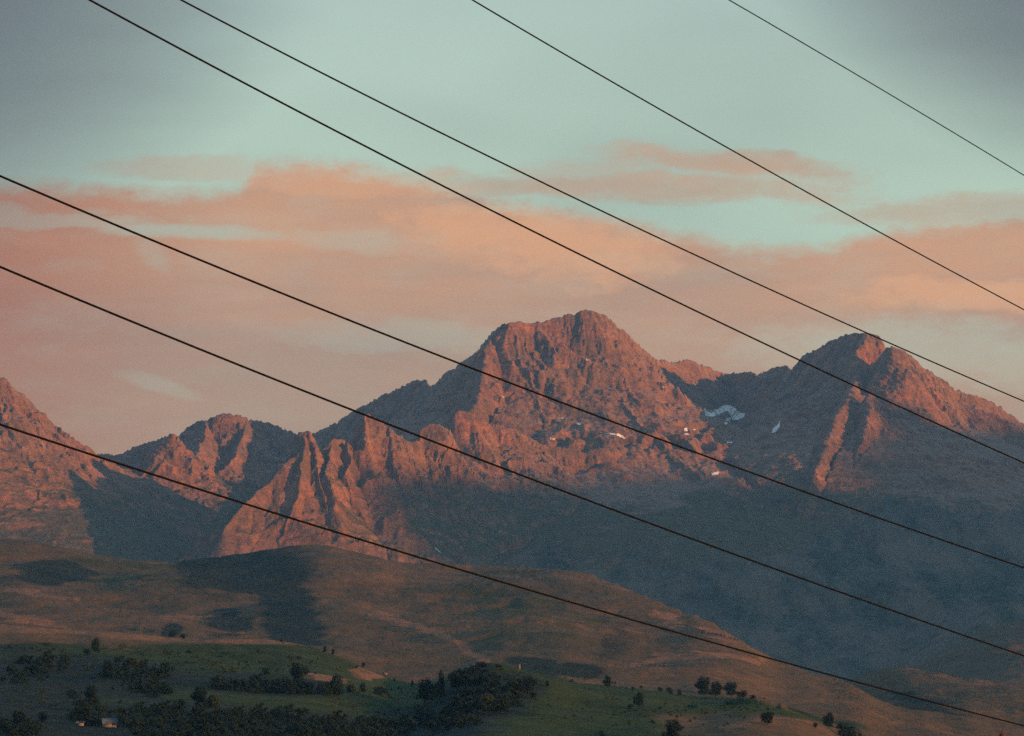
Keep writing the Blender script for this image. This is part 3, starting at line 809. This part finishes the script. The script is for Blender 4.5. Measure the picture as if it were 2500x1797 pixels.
# ------------------------------------------------------------------ unseen range off to the right, its crest shaped to shade the lower slopes
def shadow_range():
    # crest height along the range, set so its shadow edge falls where wanted
    S_OCC = 3600.0
    prof = []
    prof = [(6600, -20), (7400, 400), (8200, 1050), (9500, 1250), (10500, 1540), (10600, 1620), (10740, 1940), (10969, 1958), (11200, 1958), (11716, 1974), (12065, 1990), (12200, 1995), (12255, 1950), (12295, 1872),
            (12350, 1880), (12420, 1945), (12482, 2035), (12590, 2030), (12700, 2098), (12785, 2090), (12840, 2240), (12950, 2260), (13010, 2125), (13102, 2122), (13295, 2140), (15200, 2250), (17200, 600), (18200, -20)]
    cs = np.linspace(prof[0][0], prof[-1][0], 420)
    zs = np.interp(cs, [p[0] for p in prof], [p[1] for p in prof])
    ds = np.linspace(-2600, 2600, 90)
    C, Dd = np.meshgrid(cs, ds, indexing='ij')
    Z = zs[:, None] + fbm(C / 300, 0 * C, 3, 0.5, 7) * 14 - np.abs(Dd) * 0.62
    Z = Z + (ridged(C / 420, Dd / 420, 5, 0.5, 19) - 1.0) * 60 * sst(np.abs(Dd), 0, 500)
    Z = np.maximum(Z, -15)
    X = SH[0] * (S_OCC + Dd) + CH[0] * C; Y = SH[1] * (S_OCC + Dd) + CH[1] * C
    co_ = np.stack([X, Y, Z], -1).reshape(-1, 3)
    n = len(ds)
    i, j = np.meshgrid(np.arange(len(cs) - 1), np.arange(n - 1), indexing='ij')
    a = (i * n + j).ravel()
    f = np.stack([a, a + n, a + n + 1, a + 1], 1)
    ob = raw_mesh('shadow_range', co_, f, M_ROCK)
    ob['kind'] = 'structure'
shadow_range()

# ------------------------------------------------------------------ power lines
WIRES = [
    ([(218, 0), (1250, 536), (1676, 750), (1950, 880), (2500, 1129)], 52, 'thick black power cable from the top left corner that crosses left of the right-hand peak'),
    ([(442, 0), (1250, 409), (2106, 809), (2313, 900), (2500, 979)], 58, 'black power cable that touches the top of the right-hand peak'),
    ([(1151, 0), (1250, 55), (1772, 359), (2500, 756)], 60, 'black power cable entering at the middle of the top edge and crossing only sky'),
    ([(1780, 0), (2128, 204), (2500, 428)], 72, 'thinnest power cable, cutting off the upper right corner of the sky'),
    ([(0, 431), (700, 718), (1123, 887), (1500, 1032), (1700, 1108), (2500, 1385)], 50, 'black power cable from the clouds on the left across the face of the highest peak'),
    ([(0, 653), (613, 900), (1022, 1064), (1361, 1194), (1700, 1321), (2060, 1450), (2500, 1600)], 49, 'black power cable from the clouds on the left over the pink rock towers'),
    ([(0, 1036), (222, 1110), (824, 1300), (1355, 1459), (1600, 1530), (1878, 1606), (2195, 1693), (2500, 1772)], 51, 'lowest power cable, running in front of the brown foothills'),
]


def wire(pts, Yc, label):
    c = np.polyfit([p[0] for p in pts], [p[1] for p in pts], 2 if len(pts) < 5 else 2)
    px = np.linspace(-900, 3500, 90)
    py = np.polyval(c, px)
    Yw = Yc * (6954 - 1250.0) / (6954 - px)
    X, Y, Z = world_pt(px, py, Yw)
    P = np.stack([X, Y, Z], 1)
    T = np.gradient(P, axis=0); T /= np.linalg.norm(T, axis=1)[:, None]
    up = np.array([0, 0, 1.0])
    A = np.cross(T, up); A /= np.linalg.norm(A, axis=1)[:, None]
    B = np.cross(A, T)
    n = 10; r = 0.0115
    an = np.arange(n) / n * 2 * np.pi
    V_ = P[:, None] + r * (np.cos(an)[None, :, None] * A[:, None] + np.sin(an)[None, :, None] * B[:, None])
    i, j = np.meshgrid(np.arange(len(P) - 1), np.arange(n), indexing='ij')
    a = (i * n + j).ravel(); b = (i * n + (j + 1) % n).ravel()
    f = np.stack([a, b, b + n, a + n], 1)
    ob = raw_mesh('power_cable', V_.reshape(-1, 3), f, M_WIRE)
    ob['label'] = label; ob['category'] = 'power cable'; ob['group'] = 'power cables across the sky'
for w_ in WIRES:
    wire(*w_)

# ------------------------------------------------------------------ trees
M_LEAF = simple_mat('dark_foliage', (0.010, 0.026, 0.024), 0.45, 0.6)
M_LEAF2 = simple_mat('olive_foliage', (0.026, 0.044, 0.022), 0.45, 0.6)
M_BARK = simple_mat('bark', (0.05, 0.04, 0.032), 0.3, 2.0)
M_RUST = simple_mat('rusty_foliage', (0.09, 0.055, 0.02), 0.4, 3.0)


def lobes(rng, n, kind):
    """centres and radii of the leaf clumps of a crown, in a unit box (height 1, base at 0)"""
    out = []
    for i in range(n):
        if kind == 'cone':
            z = rng.uniform(0.10, 0.95); r = 0.40 * (1 - z) ** 0.8 + 0.03
            a = rng.uniform(0, 2 * np.pi); q = r * rng.uniform(0.2, 0.85)
            out.append((q * np.cos(a), q * np.sin(a), z, 0.06 + 0.14 * (1 - z)))
        elif kind == 'bush':
            a = rng.uniform(0, 2 * np.pi); q = rng.uniform(0, 0.42)
            out.append((q * np.cos(a), q * np.sin(a), rng.uniform(0.2, 0.72) * (1 - q * 0.7), rng.uniform(0.16, 0.27)))
        else:
            z = rng.uniform(0.24, 0.86)
            w = 0.44 * math.sqrt(max(0.05, 1 - ((z - 0.5) / 0.5) ** 2))
            a = rng.uniform(0, 2 * np.pi); q = w * rng.uniform(0.15, 0.9)
            out.append((q * np.cos(a), q * np.sin(a), z, rng.uniform(0.11, 0.20)))
    return out


def leaf_quads(rng, lb, per, size):
    V_, F_ = [], []
    for cx, cy, cz, r in lb:
        d = rng.normal(size=(per, 3)); d /= np.linalg.norm(d, axis=1)[:, None]
        rad = r * rng.uniform(0.55, 1.12, per)[:, None]
        p = np.array([cx, cy, cz]) + d * rad
        p[:, 2] = np.maximum(p[:, 2], 0.02)
        u = np.cross(d, rng.normal(size=(per, 3))); u /= np.linalg.norm(u, axis=1)[:, None] + 1e-9
        v = np.cross(d, u) + 0.5 * rng.normal(size=(per, 3)) * 0.6
        s = size * rng.uniform(0.6, 1.4, per)[:, None]
        V_.append(np.stack([p - u * s, p - v * s, p + u * s, p + v * s], 1).reshape(-1, 3))
    V_ = np.concatenate(V_)
    F_ = np.arange(len(V_)).reshape(-1, 4)
    return V_, F_


def tube(P, rad, n=6):
    P = np.array(P, float); rad = np.array(rad, float)
    T = np.gradient(P, axis=0); T /= np.linalg.norm(T, axis=1)[:, None] + 1e-9
    A = np.cross(T, [0.31, 0.22, 0.05]); A /= np.linalg.norm(A, axis=1)[:, None] + 1e-9
    B = np.cross(A, T)
    an = np.arange(n) / n * 2 * np.pi
    V_ = P[:, None] + rad[:, None, None] * (np.cos(an)[None, :, None] * A[:, None] + np.sin(an)[None, :, None] * B[:, None])
    i, j = np.meshgrid(np.arange(len(P) - 1), np.arange(n), indexing='ij')
    a = (i * n + j).ravel(); b = (i * n + (j + 1) % n).ravel()
    return V_.reshape(-1, 3), np.stack([a, b, b + n, a + n], 1)


def mesh_from(name, V_, F_, m):
    ob = raw_mesh(name, V_, F_, m, smooth=False)
    me = ob.data
    bpy.data.objects.remove(ob)
    return me


TREE_MESH = {}
for kind, n, per in (('round', 30, 60), ('round2', 26, 60), ('bush', 20, 60), ('bush2', 16, 55), ('cone', 34, 40)):
    rng = np.random.default_rng(len(kind) * 7 + n)
    lb = lobes(rng, n, kind.rstrip('2'))
    V_, F_ = leaf_quads(rng, lb, per, 0.030)
    crown = mesh_from('crown', V_, F_, M_LEAF if kind != 'round2' else M_LEAF2)
    TV, TF = [], []
    off = 0
    stem_top = 0.7 if kind[:4] != 'bush' else 0.35
    parts = [([(0, 0, -0.05), (0.01, 0.0, 0.2), (0.0, 0.015, stem_top * 0.6), (0.01, 0, stem_top)], [0.035, 0.028, 0.018, 0.006])]
    for cx, cy, cz, r in lb[:8]:
        z0 = min(stem_top * 0.9, cz * 0.6)
        parts.append(([(0, 0, z0), (cx * 0.5, cy * 0.5, z0 + (cz - z0) * 0.4), (cx, cy, cz)], [0.012, 0.008, 0.003]))
    for P, rd in parts:
        v, f = tube(P, rd)
        TV.append(v); TF.append(f + off); off += len(v)
    TREE_MESH[kind] = (crown, mesh_from('trunk', np.concatenate(TV), np.concatenate(TF), M_BARK))

_rt = np.random.default_rng(5)


def tree(px, py, hpx, wpx, kind, label, cat='tree', group=None, name=None, g=None, mat_=None):
    q = place(g or GH, px, min(py, 1796.0)) if py < 1797 else place(g or GH, px, py)
    if q is None: return None
    x, y, z = q
    k = y / F
    h = hpx * k * 1.06; w = wpx * k
    e = bpy.data.objects.new(name or ('bush' if kind.startswith('bush') else 'tree'), None)
    COL.objects.link(e)
    e.empty_display_size = 2
    e.location = (x, y, z - h * 0.03)
    e['label'] = label; e['category'] = cat
    if group: e['group'] = group
    base_w = {'round': 0.95, 'round2': 0.95, 'bush': 1.1, 'bush2': 1.1, 'cone': 0.75}[kind]
    rz = _rt.uniform(0, 6.28)
    for nm, me in (('crown', TREE_MESH[kind][0]), ('trunk', TREE_MESH[kind][1])):
        o = bpy.data.objects.new(nm, me)
        COL.objects.link(o)
        o.parent = e
        o.scale = (w / base_w, w / base_w, h)
        o.rotation_euler = (0, 0, rz)
    return e


TREES = [
    # px, base row, height, width, kind, label
    (234, 1596, 38, 24, 'round', 'tall dark tree alone on the left green slope just below the brown crest'),
    (213, 1597, 16, 24, 'bush', 'low bush leaning against the left side of the tall lone tree'),
    (157, 1627, 30, 32, 'round', 'dark round tree on the left slope, lower left of the tall lone tree'),
    (123, 1635, 24, 26, 'round2', 'smaller olive tree touching the left side of a dark round tree on the slope'),
    (85, 1650, 28, 34, 'round', 'broad dark tree low on the far left slope'),
    (264, 1655, 42, 38, 'round', 'large dark tree in the left scrub, right of the tall lone tree'),
    (321, 1635, 30, 44, 'round2', 'wide spreading tree at the top right of the left scrub'),
    (352, 1640, 24, 34, 'bush', 'dark bush at the right foot of the wide spreading tree'),
    (177, 1704, 28, 38, 'bush', 'rounded dark bush above the small yellow-green field on the left'),
    (224, 1724, 50, 38, 'round', 'tall dark tree standing directly above the blue-roofed house'),
    (206, 1768, 44, 44, 'round', 'big dark tree immediately left of the blue-roofed house'),
    (104, 1762, 32, 36, 'bush2', 'dark bush on the yellow-green field at the bottom left'),
    (45, 1775, 40, 50, 'round', 'dark tree at the very bottom left corner'),
    (490, 1735, 58, 52, 'round', 'tall dark tree at the left end of the hedgerow, rising above the bottom wood'),
    (520, 1740, 44, 40, 'round2', 'olive tree against the right side of the tall tree at the hedgerow end'),
    (794, 1592, 15, 13, 'cone', 'small pointed tree on the brown crest, left of its neighbour'),
    (813, 1599, 15, 11, 'round', 'small tree on the brown crest just right of the pointed one'),
    (887, 1630, 13, 12, 'round', 'little tree at the foot of the brown crest where it meets the valley'),
    (871, 1631, 8, 10, 'bush', 'tiny bush beside the little tree at the foot of the brown crest'),
    (730, 1609, 11, 15, 'bush', 'small bush in the bright green strip, upper of two'),
    (760, 1620, 11, 14, 'bush2', 'small bush in the bright green strip, lower of two'),
    (687, 1568, 8, 8, 'cone', 'tiny pointed bush at the top of the brown crest'),
    (461, 1595, 11, 17, 'bush', 'lone small bush at the left end of the green slope'),
    (726, 1674, 56, 40, 'round', 'tallest tree of the hedgerow, standing left of the bare brown patch'),
    (746, 1648, 22, 28, 'bush', 'leafy bush behind the tallest hedgerow tree, against the bright green'),
    (822, 1704, 56, 44, 'round', 'big round hedgerow tree right of the bare brown patch'),
    (650, 1648, 22, 34, 'bush2', 'low spreading bush above the middle of the hedgerow'),
    (857, 1698, 28, 26, 'round2', 'olive tree near the right end of the hedgerow'),
    (886, 1693, 26, 22, 'round', 'last dark tree at the right end of the hedgerow'),
    (930, 1698, 30, 46, 'bush', 'wide dark bush between the hedgerow and the knoll'),
    (963, 1663, 8, 7, 'cone', 'tiny tree on the skyline of the green hill left of the knoll'),
    (1007, 1676, 15, 11, 'cone', 'slim small tree left of the knoll clump'),
    (1037, 1718, 60, 50, 'round', 'big broad tree at the left foot of the knoll'),
    (1076, 1702, 66, 28, 'cone', 'tall narrow pointed tree left of the knoll'),
    (1060, 1716, 46, 34, 'round2', 'olive tree squeezed between the broad and the pointed tree by the knoll'),
    (1113, 1684, 42, 40, 'round', 'round dark tree leaning on the left shoulder of the knoll'),
    (1178, 1626, 14, 36, 'bush', 'flat bush on the very top of the knoll'),
    (1154, 1634, 11, 16, 'bush2', 'small bush on the left edge of the knoll top'),
    (1217, 1630, 11, 28, 'bush2', 'flat bush on the right of the knoll top'),
    (1203, 1664, 24, 24, 'round', 'dark tree in the middle of the knoll slope'),
    (1289, 1692, 40, 50, 'round', 'broad dark tree on the right shoulder of the knoll'),
    (1266, 1685, 28, 26, 'round2', 'olive tree at the left side of the broad tree on the right shoulder'),
    (1301, 1704, 20, 20, 'bush', 'bush at the foot of the broad tree on the right shoulder'),
    (1336, 1678, 16, 12, 'round', 'little tree on the bright green tail right of the knoll'),
    (1225, 1742, 44, 50, 'round', 'large dark tree low on the right side of the knoll'),
    (1190, 1735, 40, 50, 'round2', 'olive tree low on the front of the knoll'),
    (1090, 1762, 38, 50, 'bush', 'large dark bush in the scrub below the knoll'),
    (1483, 1676, 28, 28, 'cone', 'spiky grey-green tree alone on the brown ground right of the knoll'),
    (1545, 1683, 9, 10, 'bush', 'tiny bush left of two on the pale track line'),
    (1565, 1681, 10, 11, 'bush2', 'tiny bush right of two on the pale track line'),
    (1612, 1688, 15, 18, 'bush', 'low dark bush, left half of the pair above the pale track'),
    (1634, 1693, 19, 24, 'bush2', 'low dark bush, right half of the pair above the pale track'),
    (1659, 1700, 16, 15, 'round', 'small round tree just left of the dark grove'),
    (1719, 1703, 50, 48, 'round', 'tallest round tree at the left end of the dark grove'),
    (1748, 1703, 38, 40, 'round', 'middle tree of the dark grove'),
    (1786, 1703, 38, 46, 'round', 'second tallest tree, right of the dip in the dark grove'),
    (1812, 1705, 26, 32, 'bush', 'low tree sloping down at the right of the dark grove'),
    (1838, 1707, 14, 28, 'bush2', 'lowest bush at the right tip of the dark grove'),
    (1560, 1729, 38, 28, 'round', 'lone dark tree on the green slope below the pale track'),
    (1538, 1730, 14, 20, 'bush', 'bush at the left foot of the lone tree on the green slope'),
    (1612, 1731, 9, 14, 'bush', 'small bush on the green slope right of the lone tree'),
    (1642, 1806, 48, 56, 'round', 'broad dark tree cut off by the bottom edge right of centre'),
    (1470, 1800, 22, 24, 'bush2', 'dark bush at the bottom edge left of the broad cut-off tree'),
    (1874, 1770, 32, 34, 'round', 'round dark tree at the left end of the bare reddish strip'),
    (1866, 1707, 6, 6, 'bush', 'tiny dark dot of a bush above the round tree by the reddish strip'),
    (1991, 1776, 16, 16, 'bush', 'small bush at the right end of the bare reddish strip'),
    (2024, 1780, 40, 30, 'round', 'upright dark tree above the bottom right clump'),
    (2053, 1783, 24, 34, 'bush', 'bush between the upright tree and the bottom right clump'),
    (2072, 1808, 34, 60, 'round', 'wide dark tree cut off by the bottom edge, lower right'),
    (2100, 1806, 22, 24, 'bush2', 'bush at the right end of the bottom right clump'),
    (420, 1556, 26, 20, 'bush', 'dark bush standing behind the brown crest on the left'),
    (447, 1558, 14, 24, 'bush2', 'low bush behind the brown crest, right of a taller one'),
]
for T_ in TREES:
    tree(*T_)


def forest(name, regions, n, hpx, seed, mat_, kinds=('round', 'bush'), per=26, size=0.05):
    """woods that read as one mass: many crowns joined into one object"""
    rng = np.random.default_rng(seed)
    base = []
    for kd in kinds:
        r2 = np.random.default_rng(seed + len(kd))
        base.append(leaf_quads(r2, lobes(r2, 9, kd), per, size)[0])
    out = []
    tot = sum(r[5] for r in regions)
    for (cx, cy, rx, ry, ang, wgt) in regions:
        for i in range(int(n * wgt / tot)):
            a = rng.uniform(0, 2 * np.pi); q = math.sqrt(rng.uniform())
            u, v = q * math.cos(a) * rx, q * math.sin(a) * ry
            t = R(ang)
            p = place(GH, cx + u * math.cos(t) - v * math.sin(t), cy + u * math.sin(t) + v * math.cos(t))
            if p is None: continue
            x, y, z = p
            h = rng.uniform(*hpx) * y / F
            w = h * rng.uniform(0.8, 1.5)
            b = base[rng.integers(len(base))]
            c, s = math.cos(a), math.sin(a)
            o = np.stack([(b[:, 0] * c - b[:, 1] * s) * w + x, (b[:, 0] * s + b[:, 1] * c) * w + y, b[:, 2] * h + z - 0.08 * h], 1)
            out.append(o)
    V_ = np.concatenate(out)
    ob = raw_mesh(name, V_, np.arange(len(V_)).reshape(-1, 4), mat_, smooth=False)
    ob['kind'] = 'stuff'
    return ob


forest('woodland', [(430, 1775, 150, 40, 4, 3), (640, 1775, 180, 34, 2, 3), (850, 1785, 140, 26, 0, 2), (675, 1684, 165, 12, 2, 2), (330, 1650, 90, 20, 5, 0.8),
                    (370, 1690, 60, 12, 0, .5), (1200, 1710, 90, 34, -6, 1.6), (1150, 1660, 50, 16, 0, .5), (1080, 1765, 130, 24, -8, 1.2), (80, 1640, 90, 26, -10, .8), (40, 1785, 70, 20, 0, .6), (220, 1745, 50, 26, 0, .5)],
       780, (18, 38), 11, M_LEAF)
forest('scrub', [(300, 1610, 300, 34, 4, 2), (620, 1620, 220, 30, 4, 1.2), (200, 1690, 220, 60, 0, 2), (1500, 1740, 330, 34, 3, 1.2), (1000, 1720, 200, 40, 0, 1), (1750, 1730, 160, 16, 4, .5), (1230, 1655, 80, 20, 5, .4), (1430, 1660, 90, 10, 5, .2)],
       620, (4, 10), 23, M_LEAF2, kinds=('bush',), per=7, size=0.11)

# a conifer far nearer than the hills, only its rusty tip reaches into the frame
def near_tip():
    rng = np.random.default_rng(3)
    lb = [(0.02 * math.sin(i * 2.1), 0.02 * math.cos(i * 1.7), 0.03 + i * 0.035, 0.035 + 0.20 * (1 - i / 27) ** 0.9) for i in range(27)]
    V_, F_ = leaf_quads(rng, lb, 90, 0.012)
    top = world_pt(2450, 1777, 260.0)
    h = float(top[2]) - 0.0
    e = bpy.data.objects.new('conifer', None); COL.objects.link(e)
    e.location = (float(top[0]), 260, 0)
    e['label'] = 'rusty brown tip of a nearby conifer poking up at the bottom right edge'; e['category'] = 'tree'
    o = raw_mesh('crown', V_, F_, M_RUST, smooth=False, parent=e); o.scale = (5.5, 5.5, h)
    v, f = tube([(0, 0, -0.02), (0, 0, 0.5), (0, 0, 0.97)], [0.03, 0.018, 0.003])
    o = raw_mesh('trunk', v, f, M_BARK, parent=e); o.scale = (8, 8, h)
near_tip()

# ------------------------------------------------------------------ house, barn, white post
M_WALL = simple_mat('white_render', (0.20, 0.18, 0.17), 0.1, 1.0)
M_ROOF = simple_mat('blue_slate', (0.07, 0.10, 0.13), 0.2, 1.0)
M_DARK = simple_mat('dark_opening', (0.02, 0.02, 0.025), 0.2, 1.0)


def box(x0, x1, y0, y1, z0, z1):
    v = [(x0, y0, z0), (x1, y0, z0), (x1, y1, z0), (x0, y1, z0), (x0, y0, z1), (x1, y0, z1), (x1, y1, z1), (x0, y1, z1)]
    f = [(0, 3, 2, 1), (4, 5, 6, 7), (0, 1, 5, 4), (1, 2, 6, 5), (2, 3, 7, 6), (3, 0, 4, 7)]
    return np.array(v, float), np.array(f)


def house(px, py, L, D, H, RH, label, cat, name, rz=0.0, windows=2):
    q = place(GH, px, py)
    e = bpy.data.objects.new(name, None); COL.objects.link(e)
    e.location = q; e.rotation_euler = (0, 0, rz)
    e['label'] = label; e['category'] = cat
    v, f = box(-L / 2, L / 2, -D / 2, D / 2, -2, H)
    raw_mesh('wall', v, f, M_WALL, smooth=False, parent=e)
    # gabled roof with an overhang, 0.25 m thick
    o = 0.5; th = 0.25
    P = []
    for xx in (-L / 2 - o, L / 2 + o):
        for yy, zz in ((-D / 2 - o, H - 0.2), (0, H + RH), (D / 2 + o, H - 0.2), (D / 2 + o, H - 0.2 + th), (0, H + RH + th), (-D / 2 - o, H - 0.2 + th)):
            P.append((xx, yy, zz))
    F_ = [(i, (i + 1) % 6, (i + 1) % 6 + 6, i + 6) for i in range(6)] + [(0, 1, 4, 5), (1, 2, 3, 4), (6, 11, 10, 7), (7, 10, 9, 8)]
    raw_mesh('roof', np.array(P, float), np.array(F_), M_ROOF, smooth=False, parent=e)
    for sx in (-1, 1):
        gv = np.array([(sx * xx, yy, zz) for xx in (L / 2 - 0.3, L / 2) for yy, zz in ((-D / 2, H), (D / 2, H), (0, H + RH))], float)
        bm_ = raw_mesh('gable', gv, np.array([(0, 1, 4, 3), (1, 2, 5, 4), (2, 0, 3, 5)]), M_WALL, smooth=False, parent=e)
        g2 = [(0, 2, 1), (3, 4, 5)]
        me2 = bpy.data.meshes.new('gable'); me2.from_pydata([tuple(v_) for v_ in gv], [], [(0, 1, 4, 3), (1, 2, 5, 4), (2, 0, 3, 5)] + g2)
        me2.materials.append(M_WALL); bm_.data = me2
    for i in range(windows):
        xx = -L / 2 + L * (i + 0.7) / (windows + 0.4)
        v, f = box(xx - 0.55, xx + 0.55, -D / 2 - 0.06, -D / 2 + 0.1, 1.0, 2.3)
        raw_mesh('window', v, f, M_DARK, smooth=False, parent=e)
    return e


house(267, 1774, 6.2, 5, 1.5, 2.2, 'small white house with blue slate roof among trees at bottom left', 'house', 'house', 0.2)
house(197, 1771, 2.8, 3, 1.3, 0.5, 'tiny pale shed left of the blue-roofed house', 'shed', 'shed', -0.1, 1)
q = place(GH, 1268, 1634)
post = bpy.data.objects.new('stone_pillar', None); COL.objects.link(post); post.location = q
post['label'] = 'small white stone pillar on the crest right of the knoll top'; post['category'] = 'pillar'
v, f = box(-0.55, 0.55, -0.55, 0.55, -0.5, 2.6); raw_mesh('shaft', v, f, M_WALL, smooth=False, parent=post)
v, f = box(-0.75, 0.75, -0.75, 0.75, 2.6, 2.85); raw_mesh('cap', v, f, M_WALL, smooth=False, parent=post)
house(941, 1646, 2.6, 2.4, 1.4, 0.8, 'tiny white hut at the valley edge left of the knoll', 'hut', 'hut', 0.3, 1)

# ------------------------------------------------------------------ old snow on the mountain
def snow(poly, sx, sy):
    P = [(x / 2.268 + sx, y / 2.268 + sy) for x, y in poly]
    xs = [p[0] for p in P]; ys = [p[1] for p in P]
    st = 1.4
    gx = np.arange(min(xs) - 2, max(xs) + 2, st); gy = np.arange(min(ys) - 2, max(ys) + 2, st)

    def inside(x, y):
        c = False
        for (ax, ay), (bx, by) in zip(P, P[1:] + P[:1]):
            if (ay > y) != (by > y) and x < (bx - ax) * (y - ay) / (by - ay) + ax: c = not c
        return c
    idx = {}; V_ = []; F_ = []

    def vid(i, j):
        if (i, j) not in idx:
            q = place(GM, gx[i], gy[j])
            if q is None: return None
            k = (q[1] - 3.0) / q[1]
            V_.append((q[0] * k, q[1] * k, (q[2] - CAMZ) * k + CAMZ + 0.3)); idx[(i, j)] = len(V_) - 1
        return idx[(i, j)]
    for i in range(len(gx) - 1):
        for j in range(len(gy) - 1):
            if inside(gx[i] + st / 2 + random.uniform(-.4, .4), gy[j] + st / 2 + random.uniform(-.4, .4)):
                q = [vid(i, j), vid(i + 1, j), vid(i + 1, j + 1), vid(i, j + 1)]
                if None in q: continue
                ys_ = [V_[k][1] for k in q]
                if max(ys_) - min(ys_) < 60: F_.append(q)
    if F_:
        raw_mesh('snow_patch', np.array(V_), np.array(F_), M_SNOW if sx == 1500 else M_FLECK, parent=mtn)


random.seed(4)
for p_ in [[(497, 562), (525, 572), (570, 566), (600, 547), (632, 540), (664, 556), (692, 582), (724, 588), (718, 608), (684, 626), (652, 622), (642, 598), (626, 574), (600, 584), (570, 600), (530, 608), (503, 598)],
           [(606, 648), (622, 615), (642, 610), (642, 628), (618, 650)], [(870, 695), (880, 670), (900, 655), (918, 630), (915, 665), (890, 692)],
           [(385, 670), (402, 668), (406, 690), (389, 692)], [(434, 676), (449, 675), (446, 687)], [(388, 698), (412, 699), (410, 706), (389, 704)], [(620, 747), (655, 744), (652, 754), (622, 754)],
           [(535, 918), (560, 914), (579, 909), (575, 926), (540, 931)], [(-80, 695), (20, 700), (45, 712), (62, 725), (50, 729), (25, 715), (0, 708)]]:
    snow(p_, 1500, 750)
for p_ in [[(1453, 840), (1470, 831), (1489, 845), (1475, 851), (1460, 848)], [(1498, 724), (1536, 724), (1530, 733), (1502, 731)], [(1598, 755), (1620, 751), (1634, 762), (1627, 770), (1605, 763)],
           [(1188, 607), (1206, 607), (1200, 617)], [(1655, 401), (1686, 405), (1684, 411), (1658, 409)], [(2070, 551), (2099, 553), (2096, 561), (2072, 559)], [(812, 1440), (832, 1449), (858, 1476), (838, 1467)]]:
    snow(p_, 700, 700)


# ------------------------------------------------------------------ haze
def haze():
    me = bpy.data.meshes.new('haze')
    x, y0, y1, z0, z1 = 21000, -21000, 21000, -60, 2300
    v = [(-x, y0, z0), (x, y0, z0), (x, y1, z0), (-x, y1, z0), (-x, y0, z1), (x, y0, z1), (x, y1, z1), (-x, y1, z1)]
    me.from_pydata(v, [], [(0, 3, 2, 1), (4, 5, 6, 7), (0, 1, 5, 4), (1, 2, 6, 5), (2, 3, 7, 6), (3, 0, 4, 7)])
    m = bpy.data.materials.new('haze_air'); m.use_nodes = True
    t = NT(m.node_tree)
    out = t.n('ShaderNodeOutputMaterial')
    pv = t.n('ShaderNodeVolumePrincipled')
    pv.inputs['Color'].default_value = (0.30, 0.60, 0.96, 1)
    pv.inputs['Density'].default_value = 2.3e-5
    pv.inputs['Anisotropy'].default_value = 0.7
    t.put(out.inputs['Volume'], pv.outputs[0])
    me.materials.append(m)
    ob = bpy.data.objects.new('haze', me)
    COL.objects.link(ob)
    ob['kind'] = 'stuff'
haze()
